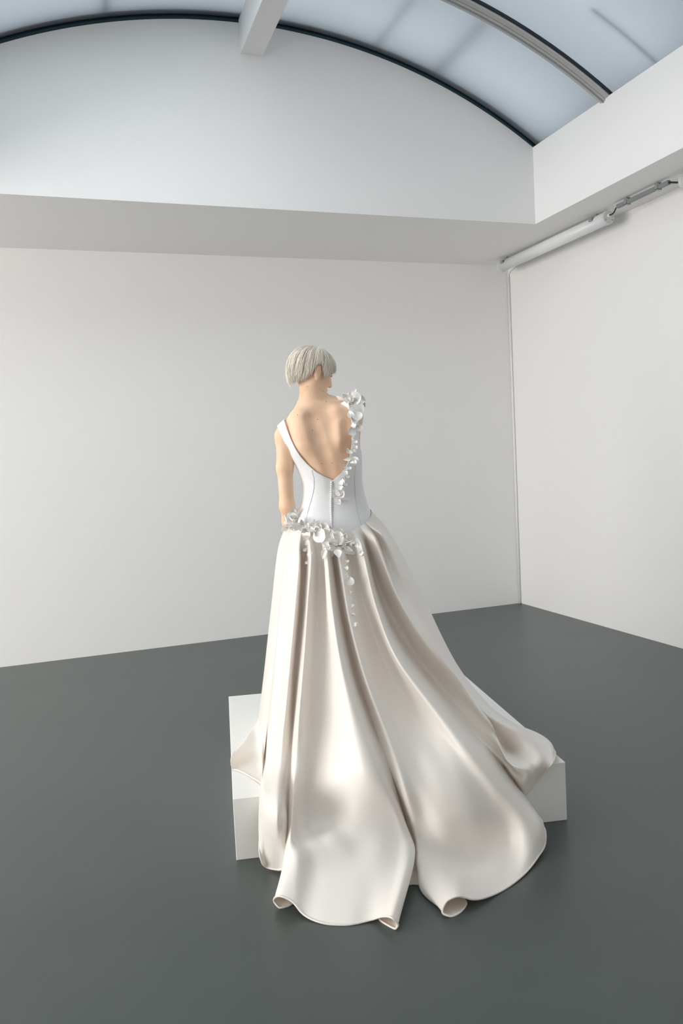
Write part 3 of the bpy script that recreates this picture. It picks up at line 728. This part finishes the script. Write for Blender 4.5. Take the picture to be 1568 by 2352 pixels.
LINES = [
 # left side: silhouette and the flare that lies on the platform
 [(-.178, .02, 1.19, Ud), (-.235, .02, 1.05, Ud), (-.275, .02, .80, Ud), (-.31, .01, .55, Ud), (-.345, -.05, .35, Ud), (-.37, -.16, .238, Ud)],
 [(659, 1212, -0.004), (645, 1270, -0.025), (633, 1370, -0.030), (623, 1480, -0.030), (611, 1590, -0.030), (603, 1665, -0.030), (588, 1716, .290, Z), (531, 1754, .262, Z)],
 [(660, 1213, -0.004), (648, 1270, -0.025), (636, 1370, -0.030), (626, 1480, -0.030), (614, 1590, -0.030), (605, 1670, -0.030), (585, 1735, .265, Z), (534, 1766, .237, Z)],
 [(662, 1214, -0.003), (652, 1270, -0.022), (641, 1370, -0.026), (632, 1480, -0.028), (621, 1590, -0.028), (611, 1680, -0.030), (605, 1750, .25, Z), (604, 1803, .237, Z)],
 # first hanging fold at the left front corner of the platform
 [(664, 1215, -0.002), (654, 1280, -0.014), (643, 1380, -0.016), (633, 1490, -0.018), (620, 1610, -0.018), (607, 1740, -0.018), (599, 1835, .265, Z), (603, 1985, .035, Z)],
 [(667, 1216, 0.002), (658, 1280, 0.004), (647, 1380, 0.004), (637, 1490, 0.003), (625, 1610, 0.002), (611, 1740, -0.004), (604, 1845, .266, Z), (612, 1992, .015, Z)],
 [(674, 1218, 0.003), (669, 1280, 0.000), (659, 1380, -0.001), (649, 1490, 0.000), (638, 1610, 0.002), (625, 1740, 0.004), (619, 1860, .264, Z), (626, 1996, .012, Z)],
 [(683, 1220, .012), (687, 1285, .026), (679, 1390, .028), (669, 1500, .027), (658, 1620, .025), (645, 1750, .022), (638, 1868, .266, Z), (640, 1998, .014, Z)],
 [(690, 1222, -.01), (696, 1290, -.03), (690, 1400, -.03), (679, 1520, -.025), (668, 1650, -.015), (655, 1780, .0), (648, 1880, .24, Z), (650, 1998, .03, Z)],
 # valley and the under side of the left roll
 [(694, 1223, -.012), (700, 1290, -.035), (693, 1400, -.035), (683, 1520, -.03), (672, 1650, -.03), (664, 1780, -.02), (660, 1880, .19, Z), (676, 2040, .004, Z)],
 [(697, 1224, -.006), (703, 1290, -.02), (696, 1400, -.02), (686, 1520, -.015), (676, 1650, -.01), (667, 1780, -.005), (660, 1900, .17, Z), (655, 1985, .06, Z), (668, 2078, .004, Z)],
 [(700, 1224, .0), (705, 1290, -.005), (699, 1400, -.005), (689, 1520, .0), (678, 1650, .005), (668, 1780, .01), (660, 1900, .18, Z), (650, 1990, .075, Z), (642, 2085, .003, Z)],
 [(703, 1225, .006), (708, 1290, .01), (702, 1400, .01), (692, 1520, .012), (681, 1650, .016), (670, 1780, .02), (662, 1900, .19, Z), (648, 1990, .09, Z), (629, 2070, .020, Z)],
 # ridge C
 [(706, 1226, .015), (714, 1280, .032), (707, 1380, .032), (699, 1500, .03), (687, 1640, .03), (676, 1780, .03), (668, 1900, .205, Z), (660, 1975, .115, Z), (640, 2058, .050, Z)],
 [(712, 1226, .008), (722, 1290, .005), (717, 1400, .005), (709, 1520, .008), (698, 1650, .012), (688, 1780, .018), (682, 1900, .168, Z), (684, 1945, .150, Z), (678, 2005, .095, Z), (672, 2072, .040, Z)],
 # broad valley D
 [(722, 1228, -.008), (733, 1300, -.022), (730, 1410, -.022), (724, 1530, -.022), (716, 1660, -.030), (708, 1790, -.03), (711, 1898, .140, Z), (716, 1930, .153, Z), (712, 2000, .085, Z), (694, 2098, .015, Z)],
 [(732, 1228, -.008), (742, 1310, -.018), (743, 1420, -.018), (744, 1540, -.022), (742, 1670, -.034), (740, 1800, -.034), (750, 1890, .152, Z), (758, 1920, .160, Z), (756, 2000, .085, Z), (740, 2120, .004, Z)],
 # ridge E sweeping down to the right
 [(742, 1228, .012), (748, 1295, .028), (756, 1395, .030), (770, 1520, .022), (785, 1640, .018), (800, 1760, .010), (818, 1870, .205, Z), (820, 1960, .115, Z), (800, 2124, .003, Z)],
 [(748, 1228, .014), (753, 1300, .032), (763, 1400, .036), (782, 1525, .038), (808, 1645, .036), (836, 1765, .030), (866, 1880, .190, Z), (868, 1970, .105, Z), (855, 2112, .010, Z)],
 [(752, 1228, .008), (758, 1300, .018), (770, 1402, .022), (793, 1528, .030), (826, 1650, .030), (862, 1770, .024), (905, 1890, .170, Z), (915, 1965, .100, Z), (880, 2105, .030, Z)],
 [(755, 1228, .0), (762, 1302, .005), (776, 1405, .005), (801, 1532, .014), (837, 1655, .016), (876, 1772, .010), (925, 1898, .155, Z), (942, 1962, .100, Z), (902, 2110, .042, Z)],
 # right edge of the middle roll, then its under side
 [(757, 1228, -.006), (765, 1303, -.010), (780, 1407, -.012), (806, 1535, -.006), (844, 1658, -.004), (884, 1775, -.005), (935, 1903, .140, Z), (952, 1965, .085, Z), (914, 2124, .020, Z)],
 [(759, 1228, -.010), (767, 1304, -.030), (784, 1412, -.036), (811, 1540, -.034), (851, 1665, -.030), (892, 1780, -.025), (938, 1908, .110, Z), (950, 1970, .055, Z), (909, 2133, .005, Z)],
 [(761, 1228, -.010), (769, 1304, -.036), (786, 1414, -.042), (815, 1544, -.042), (856, 1670, -.040), (898, 1785, -.035), (940, 1912, .085, Z), (945, 1980, .03, Z), (868, 2109, .003, Z)],
 [(763, 1228, -.006), (772, 1304, -.034), (789, 1416, -.040), (819, 1546, -.042), (861, 1672, -.042), (904, 1790, -.040), (946, 1915, .085, Z), (955, 1980, .03, Z), (935, 2030, .004, Z)],
 [(764, 1228, -.003), (774, 1305, -.024), (791, 1417, -.028), (822, 1547, -.030), (864, 1673, -.032), (908, 1792, -.032), (948, 1917, .090, Z), (955, 1990, .03, Z), (990, 2062, .004, Z), (1072, 2074, .003, Z)],
 [(766, 1228, .002), (777, 1306, -.006), (796, 1418, -.008), (828, 1549, -.010), (871, 1675, -.014), (915, 1796, -.018), (954, 1921, .105, Z), (958, 1990, .045, Z), (968, 2050, .008, Z), (1036, 2105, .003, Z)],
 # ridge G, the grey band
 [(770, 1228, .012), (784, 1310, .020), (802, 1420, .022), (837, 1552, .018), (880, 1670, .005), (925, 1800, -.01), (963, 1930, .095, Z), (968, 2025, .036, Z), (1016, 2097, .014, Z)],
 [(780, 1226, .008), (793, 1308, .012), (813, 1420, .012), (850, 1550, .006), (897, 1670, -.008), (946, 1795, -.018), (975, 1880, .165, Z), (992, 1960, .062, Z), (1004, 2015, .050, Z), (1025, 2071, .038, Z)],
 # broad valley and the large quiet plane
 [(790, 1224, -.004), (806, 1308, -.020), (832, 1420, -.030), (872, 1535, -.035), (918, 1660, -.035), (972, 1790, -.020), (1005, 1880, .175, Z), (1028, 1965, .046, Z), (1042, 2015, .046, Z), (1048, 2059, .050, Z)],
 [(799, 1222, -.010), (816, 1308, -.032), (846, 1420, -.042), (886, 1525, -.046), (940, 1650, -.045), (1002, 1775, -.010), (1045, 1870, .188, Z), (1072, 1962, .036, Z), (1082, 2015, .030, Z), (1086, 2066, .026, Z)],
 [(808, 1219, .0), (823, 1300, -.012), (852, 1410, -.025), (894, 1518, -.035), (956, 1640, -.040), (1035, 1765, -.005), (1085, 1860, .195, Z), (1118, 1950, .040, Z), (1132, 2000, .020, Z), (1135, 2054, .006, Z)],
 # ridge I sweeping to the far right end of the train
 [(816, 1215, .016), (831, 1290, .014), (858, 1400, .004), (902, 1512, .0), (972, 1622, -.005), (1062, 1752, .0), (1130, 1850, .190, Z), (1168, 1925, .062, Z), (1188, 1968, .028, Z), (1192, 2018, .005, Z)],
 [(821, 1212, .018), (837, 1285, .026), (864, 1395, .026), (908, 1505, .030), (988, 1615, .028), (1088, 1742, .020), (1180, 1852, .182, Z), (1225, 1915, .088, Z), (1235, 1968, .015, Z)],
 [(824, 1210, .010), (841, 1282, .014), (868, 1390, .014), (915, 1502, .024), (998, 1612, .026), (1102, 1735, .015), (1198, 1838, .180, Z), (1240, 1895, .105, Z), (1252, 1936, .035, Z)],
 [(826, 1209, .0), (844, 1280, -.008), (871, 1386, -.006), (920, 1498, .004), (1004, 1607, .006), (1108, 1728, .0), (1200, 1826, .170, Z), (1244, 1888, .100, Z), (1253, 1922, .055, Z)],
 # under side, back to the deep valley J
 [(828, 1208, -0.006), (846, 1278, -0.045), (874, 1382, -0.052), (925, 1490, -0.050), (1008, 1597, -0.045), (1108, 1715, -0.035), (1185, 1800, .170, Z), (1215, 1850, .080, Z), (1215, 1885, .010, Z)],
 [(830, 1207, -0.010), (849, 1275, -0.062), (878, 1378, -0.076), (932, 1485, -0.078), (1014, 1592, -0.070), (1110, 1705, -0.055), (1170, 1775, .215, Z), (1190, 1815, .150, Z), (1188, 1838, .110, Z)],
 [(833, 1205, -0.006), (853, 1272, -0.048), (885, 1375, -0.070), (942, 1482, -0.078), (1024, 1588, -0.070), (1118, 1692, -0.055), (1178, 1762, .250, Z), (1200, 1795, .225, Z), (1203, 1828, .125, Z)],
 # ridge K with the buckle that lies on the platform corner
 [(838, 1203, 0.010), (862, 1270, -0.006), (898, 1370, -0.030), (955, 1475, -0.036), (1038, 1578, -0.036), (1126, 1676, -0.025), (1166, 1750, .305, Z), (1215, 1775, .262, Z), (1226, 1803, .17, Z)],
 [(844, 1199, 0.016), (872, 1268, 0.022), (912, 1368, 0.016), (972, 1470, 0.014), (1050, 1566, 0.016), (1118, 1655, 0.025), (1160, 1712, .285, Z), (1235, 1745, .290, Z), (1250, 1776, .22, Z)],
 [(847, 1196, -.010), (878, 1258, -.030), (920, 1355, -.010), (977, 1452, .018), (1052, 1556, .020), (1118, 1640, .020), (1200, 1690, .345, Z), (1248, 1728, .285, Z), (1266, 1756, .262, Z)],
 [(850, 1193, .012), (888, 1250, .012), (930, 1345, .006), (980, 1440, .008), (1056, 1552, .010), (1124, 1640, .005), (1205, 1680, .320, Z), (1262, 1712, .285, Z), (1274, 1737, .262, Z)],
 [(853, 1191, .0), (902, 1246, .0), (942, 1336, .0), (981, 1422, .0), (1060, 1550, .0), (1130, 1638, -.005), (1206, 1677, .300, Z), (1262, 1702, .275, Z), (1272, 1722, .245, Z)],
 # hidden front of the skirt
 [(.205, .02, 1.215, Ud), (.30, .06, 1.05, Ud), (.40, .05, .80, Ud), (.50, .0, .50, Ud), (.66, -.05, .29, Ud), (.74, -.10, .238, Ud)],
 [(.18, .07, 1.21, Ud), (.23, .14, 1.05, Ud), (.29, .18, .80, Ud), (.36, .21, .50, Ud), (.42, .23, .30, Ud), (.46, .24, .236, Ud)],
 [(.08, .115, 1.20, Ud), (.11, .19, 1.05, Ud), (.14, .25, .80, Ud), (.17, .31, .50, Ud), (.20, .36, .30, Ud), (.21, .38, .236, Ud)],
 [(-.04, .115, 1.19, Ud), (-.05, .19, 1.05, Ud), (-.06, .25, .80, Ud), (-.07, .31, .50, Ud), (-.08, .36, .30, Ud), (-.08, .38, .236, Ud)],
 [(-.14, .07, 1.19, Ud), (-.18, .12, 1.05, Ud), (-.22, .16, .80, Ud), (-.27, .19, .50, Ud), (-.30, .22, .30, Ud), (-.31, .23, .236, Ud)],
]
def crom(P, t):                                        # Catmull-Rom through rows of P at parameters t (chord spaced)
    P = np.asarray(P, float); n = len(P)
    k = np.clip(t.astype(int), 0, n-2); s = (t-k)[:, None]
    Pm = np.vstack([2*P[0]-P[1], P, 2*P[-1]-P[-2]])
    a, b, c, d = Pm[k], Pm[k+1], Pm[k+2], Pm[k+3]
    return 0.5*((2*b)+(c-a)*s+(2*a-5*b+4*c-d)*s*s+(3*b-a-3*c+d)*s**3)
NV = 150
grid = []
for L in LINES:
    P = np.array([pt(q) for q in L])
    dl = np.linalg.norm(np.diff(P, axis=0), axis=1); cum = np.r_[0, np.cumsum(dl)]; cum /= cum[-1]
    # spline on chord length: dense sample, then even steps
    tt = np.linspace(0, len(P)-1, 600); D = crom(P, tt)
    ds = np.r_[0, np.cumsum(np.linalg.norm(np.diff(D, axis=0), axis=1))]; ds /= ds[-1]
    sv = np.linspace(0, 1, NV)
    grid.append(np.stack([np.interp(sv, ds, D[:, i]) for i in range(3)], 1))
G = np.array(grid)                                     # lines x rows x 3
# closed across the lines with a periodic Catmull-Rom
SUB = 9
nl = len(G); rows = []
for i in range(nl):
    a, b, c, d = G[i-1], G[i], G[(i+1) % nl], G[(i+2) % nl]
    # limit tangents so folds do not overshoot
    lab = np.linalg.norm(b-a, axis=1)[:, None]; lbc = np.linalg.norm(c-b, axis=1)[:, None]; lcd = np.linalg.norm(d-c, axis=1)[:, None]
    e = 1e-5
    m1 = ((b-a)/(lab+e)*lbc+(c-b)/(lbc+e)*lab)/(lab+lbc+e)*lbc
    m2 = ((c-b)/(lbc+e)*lcd+(d-c)/(lcd+e)*lbc)/(lbc+lcd+e)*lbc
    for j in range(SUB):
        s = j/SUB
        rows.append((2*s**3-3*s*s+1)*b+(s**3-2*s*s+s)*m1+(-2*s**3+3*s*s)*c+(s**3-s*s)*m2)
K = np.array(rows)                                     # columns x rows x 3
nc = len(K)
# light smoothing of the cloth, hem and waist kept
for _ in range(3):
    A = (np.roll(K, 1, 0)+np.roll(K, -1, 0))/2
    B = K.copy(); B[:, 1:-1] = (K[:, 2:]+K[:, :-2])/2
    K[:, 1:] = K[:, 1:]*0.5+A[:, 1:]*0.3+B[:, 1:]*0.2
def hug(P):
    P = P.astype(F32); e = 0.004; d = sd_torso(P)
    gr = np.stack([sd_torso(P+np.eye(3, dtype=F32)[i]*e)-d for i in range(3)], 1)/e
    return d, gr/np.maximum(np.linalg.norm(gr, axis=1)[:, None], 1e-5)
NT = 26
for _ in range(2):
    P_ = K[:, :NT].reshape(-1, 3); d_, g_ = hug(P_)
    wgt = np.tile(np.clip(1-np.arange(NT)/9, 0, 1)**1.5, nc)
    tgt = 0.0076
    mv = np.where(d_ < tgt, d_-tgt, (d_-tgt)*wgt)
    K[:, :NT] = (P_-g_*mv[:, None]).reshape(nc, NT, 3)
K[..., 2] = np.maximum(K[..., 2], 0.003)
# keep the cloth outside the platform
Wk = to_world(K)
lb = np.stack([(Wk[..., :2]-bc) @ bx, (Wk[..., :2]-bc) @ by], -1)
inside = (np.abs(lb[..., 0]) < hw+0.006) & (np.abs(lb[..., 1]) < hd+0.006)
dz = BH+0.005-K[..., 2]
push = inside & (dz > 0)
fr_ = lb[..., 1]+hd+0.006                              # how far behind the front face
lf_ = hw+0.006-np.abs(lb[..., 0])
toF = push & (fr_ < dz) & (fr_ < lf_)
Wk[toF, :2] -= (fr_[toF])[:, None]*by[None]
up = push & ~toF
Wk[up, 2] = BH+0.005
vid = lambda i, j: (i % nc)*NV+j
me = bpy.data.meshes.new('gown_skirt')
ii, jj = np.meshgrid(np.arange(nc), np.arange(NV-1), indexing='ij')
i2 = (ii+1) % nc
FQ = np.stack([ii*NV+jj, ii*NV+jj+1, i2*NV+jj+1, i2*NV+jj], -1).reshape(-1, 4)
me.from_pydata((Wk.reshape(-1, 3)-PO).tolist(), [], FQ.tolist()); me.update()
skirt = link('gown_skirt', me, M_SATIN, person, True)
tag(skirt, 'full ivory satin skirt with deep folds and a train over the platform')
# hem piping
MB().tube(np.vstack([Wk[:, -1], Wk[:1, -1]])-PO, 0.0035, 6, False).build('hem', M_SATIN, skirt, True)

# ------------------------------------------------------------------ fabric petals
def petal_mesh(ln, wd, cup, curl, tip, seed):
    r = random.Random(seed); nu, nv_ = 7, 9; P = np.zeros((nv_, nu, 3))
    ph = r.uniform(0, 6)
    for j in range(nv_):
        t = j/(nv_-1)
        w = wd*(math.sin(math.pi*min(1, t**0.8*0.93+0.05))**tip)*(1.0 if t < .97 else .6)
        for i in range(nu):
            s = i/(nu-1)*2-1
            P[j, i] = (s*w*0.5, cup*ln*(s*s*0.55)*math.sin(math.pi*t*.9)+curl*ln*t*t+0.05*ln*math.sin(4*s+ph+5*t)*t, t*ln)
    m = MB().grid(P)
    me = bpy.data.meshes.new('petal'); me.from_pydata(m.v, [], m.f); me.update(); me.materials.append(M_PETAL)
    me.polygons.foreach_set('use_smooth', [True]*len(me.polygons))
    return me
PETALS = [petal_mesh(1, .80, .45, .22, .9, 1), petal_mesh(1, 1.05, .35, -.22, .55, 2), petal_mesh(1, .66, .6, .40, 1.0, 3), petal_mesh(1, 1.1, .30, .12, .48, 4), petal_mesh(1, .62, .45, -.40, 1.1, 5)]
dg = bpy.context.evaluated_depsgraph_get()
def bvh_of(o):
    m_ = o.data; return BVHTree.FromPolygons([v_.co + Vector(PO) for v_ in m_.vertices], [p_.vertices[:] for p_ in m_.polygons])
BVS, BVB = bvh_of(skirt), bvh_of(bodice)
BVY = bvh_of(body)
def surf(px, py):
    r = Vector(ray((px, py))[0]); best = None
    for b_ in (BVS, BVB, BVY):
        h_ = b_.ray_cast(Vector(CAM), r)
        if h_[0] is not None and (best is None or h_[3] < best): best = h_[3]
    return np.array(CAM)+np.array(r)*((best or 3.55))
prg = random.Random(21)
def petal(parent, px, py, size, ang, tilt=None, kind=None, lift=0.006):
    """ang: picture direction the petal points to (deg, 0 = right, 90 = up); tilt: towards the camera; size in picture pixels"""
    P = surf(px, py); view = ray((px, py))[0]
    P = P - view*lift
    k = prg.randrange(5) if kind is None else kind
    o = link('petal', PETALS[k], None, parent)
    a = math.radians(ang); tl = math.radians(prg.uniform(5, 45) if tilt is None else tilt)
    rt = np.cross(view, [0, 0, 1]); rt /= np.linalg.norm(rt); upv = np.cross(rt, view)
    d = rt*math.cos(a)+upv*math.sin(a)
    zax = d*math.cos(tl)-view*math.sin(tl)
    roll = math.radians(prg.uniform(-40, 40))
    n0 = -view-zax*(-view @ zax); n0 /= np.linalg.norm(n0); s0 = np.cross(n0, zax)
    yax = n0*math.cos(roll)+s0*math.sin(roll); xax = np.cross(yax, zax)
    sz = size*0.00194
    mm = np.eye(4); mm[:3, 0] = xax*sz; mm[:3, 1] = yax*sz; mm[:3, 2] = zax*sz; mm[:3, 3] = P-PO
    o.matrix_local = Matrix(mm.tolist())
    return o
def flower(parent, px, py, size, n, lift=0.012, start=0.0):
    for k in range(n):
        a = start+360*k/n+prg.uniform(-18, 18)
        petal(parent, px+prg.uniform(-2, 2), py+prg.uniform(-2, 2), size*prg.uniform(.8, 1.15), a, prg.uniform(5, 40), None, lift)
    for k in range(3):
        petal(parent, px+prg.uniform(-3, 3), py+prg.uniform(-3, 3), size*.55, prg.uniform(0, 360), prg.uniform(45, 75), None, lift+.008)
def bud(parent, px, py, size=9):
    a = prg.uniform(230, 310)
    petal(parent, px-1, py-4, size*1.3, a, 25, 0, .005); petal(parent, px+1, py-3, size*1.1, a+prg.uniform(-70, 70), 40, 3, .007)
# hip flowers
flower(skirt, 674, 1196, 25, 7, .030, 20); flower(skirt, 664, 1206, 18, 4, .025, 150)
flower(skirt, 700, 1217, 21, 5, .016); flower(skirt, 722, 1218, 22, 5, .016, 30); flower(skirt, 747, 1222, 20, 4, .014, 60)
petal(skirt, 728, 1218, 30, -62, 15, 3, .03); petal(skirt, 738, 1226, 32, -12, 15, 1, .03); petal(skirt, 690, 1212, 26, 150, 25, 0, .03); petal(skirt, 742, 1222, 26, 60, 30, 3, .02)
flower(skirt, 772, 1244, 25, 6, .018, 10); flower(skirt, 790, 1252, 26, 6, .018, 40); flower(skirt, 755, 1258, 20, 5, .016); flower(skirt, 779, 1227, 17, 5, .012)
petal(skirt, 796, 1232, 19, 20, 15, 3, .02); petal(skirt, 790, 1256, 28, -40, 20, 4, .025); petal(skirt, 760, 1256, 26, 225, 20, 4, .02)
for q in ((703, 1235), (702, 1248), (701, 1262), (709, 1272), (704, 1292)): bud(skirt, *q, 10)
for q in ((794, 1290), (793, 1306), (797, 1322), (804, 1360), (807, 1378), (809, 1391), (812, 1412), (815, 1434)): bud(skirt, *q, 8)
petal(skirt, 801, 1345, 20, 85, 10, 3, .010)
for q in ((806, 1243), (810, 1247), (818, 1253), (830, 1272), (824, 1262)): bud(skirt, *q, 9)
for q in ((668, 1186, 24, 75), (680, 1184, 22, 60), (662, 1200, 22, 130), (660, 1210, 20, 215), (684, 1200, 22, 10), (694, 1212, 22, 100), (712, 1214, 24, 40), (734, 1214, 20, 80), (766, 1236, 22, 95), (784, 1238, 22, 60), (748, 1262, 22, 240), (772, 1262, 26, 280), (800, 1262, 20, 320)):
    petal(skirt, q[0], q[1], q[2], q[3], prg.uniform(10, 35), prg.choice((0, 2, 4)), .026)
# shoulder spray and the trail along the right strap
flower(bodice, 812, 922, 26, 7, .022, 15); flower(bodice, 798, 912, 17, 5, .016, 50)
petal(bodice, 786, 924, 26, -65, 10, 3, .014); petal(bodice, 812, 928, 30, -50, 15, 1, .03); petal(bodice, 806, 920, 27, 25, 15, 3, .03); petal(bodice, 794, 918, 24, 165, 15, 4, .012)
petal(bodice, 800, 945, 24, -60, 20, 4, .010); petal(bodice, 816, 945, 24, -80, 20, 3, .010); petal(bodice, 810, 955, 22, -95, 20, 0, .010)
petal(bodice, 818, 990, 20, 60, 25, 3, .012); petal(bodice, 816, 985, 20, 215, 25, 1, .012); petal(bodice, 810, 972, 16, -70, 25, 0, .01)
for q in ((814, 1008), (812, 1018), (815, 1028), (812, 1036)): bud(bodice, *q, 9)
petal(bodice, 806, 1050, 18, 205, 20, 4, .012); petal(bodice, 808, 1050, 26, -50, 20, 4, .012); petal(bodice, 804, 1062, 20, -35, 30, 2, .012); petal(bodice, 808, 1042, 18, 120, 20, 0, .01)
for q in ((798, 1076), (793, 1086), (789, 1097), (796, 1094)): bud(bodice, *q, 10)
for q in ((782, 1108), (788, 1112), (780, 1120), (784, 1130), (776, 1134)): bud(bodice, *q, 12)
petal(bodice, 780, 1128, 18, -60, 20, 3, .008); petal(bodice, 772, 1130, 16, 250, 20, 1, .008)
bud(bodice, 778, 1152, 11)
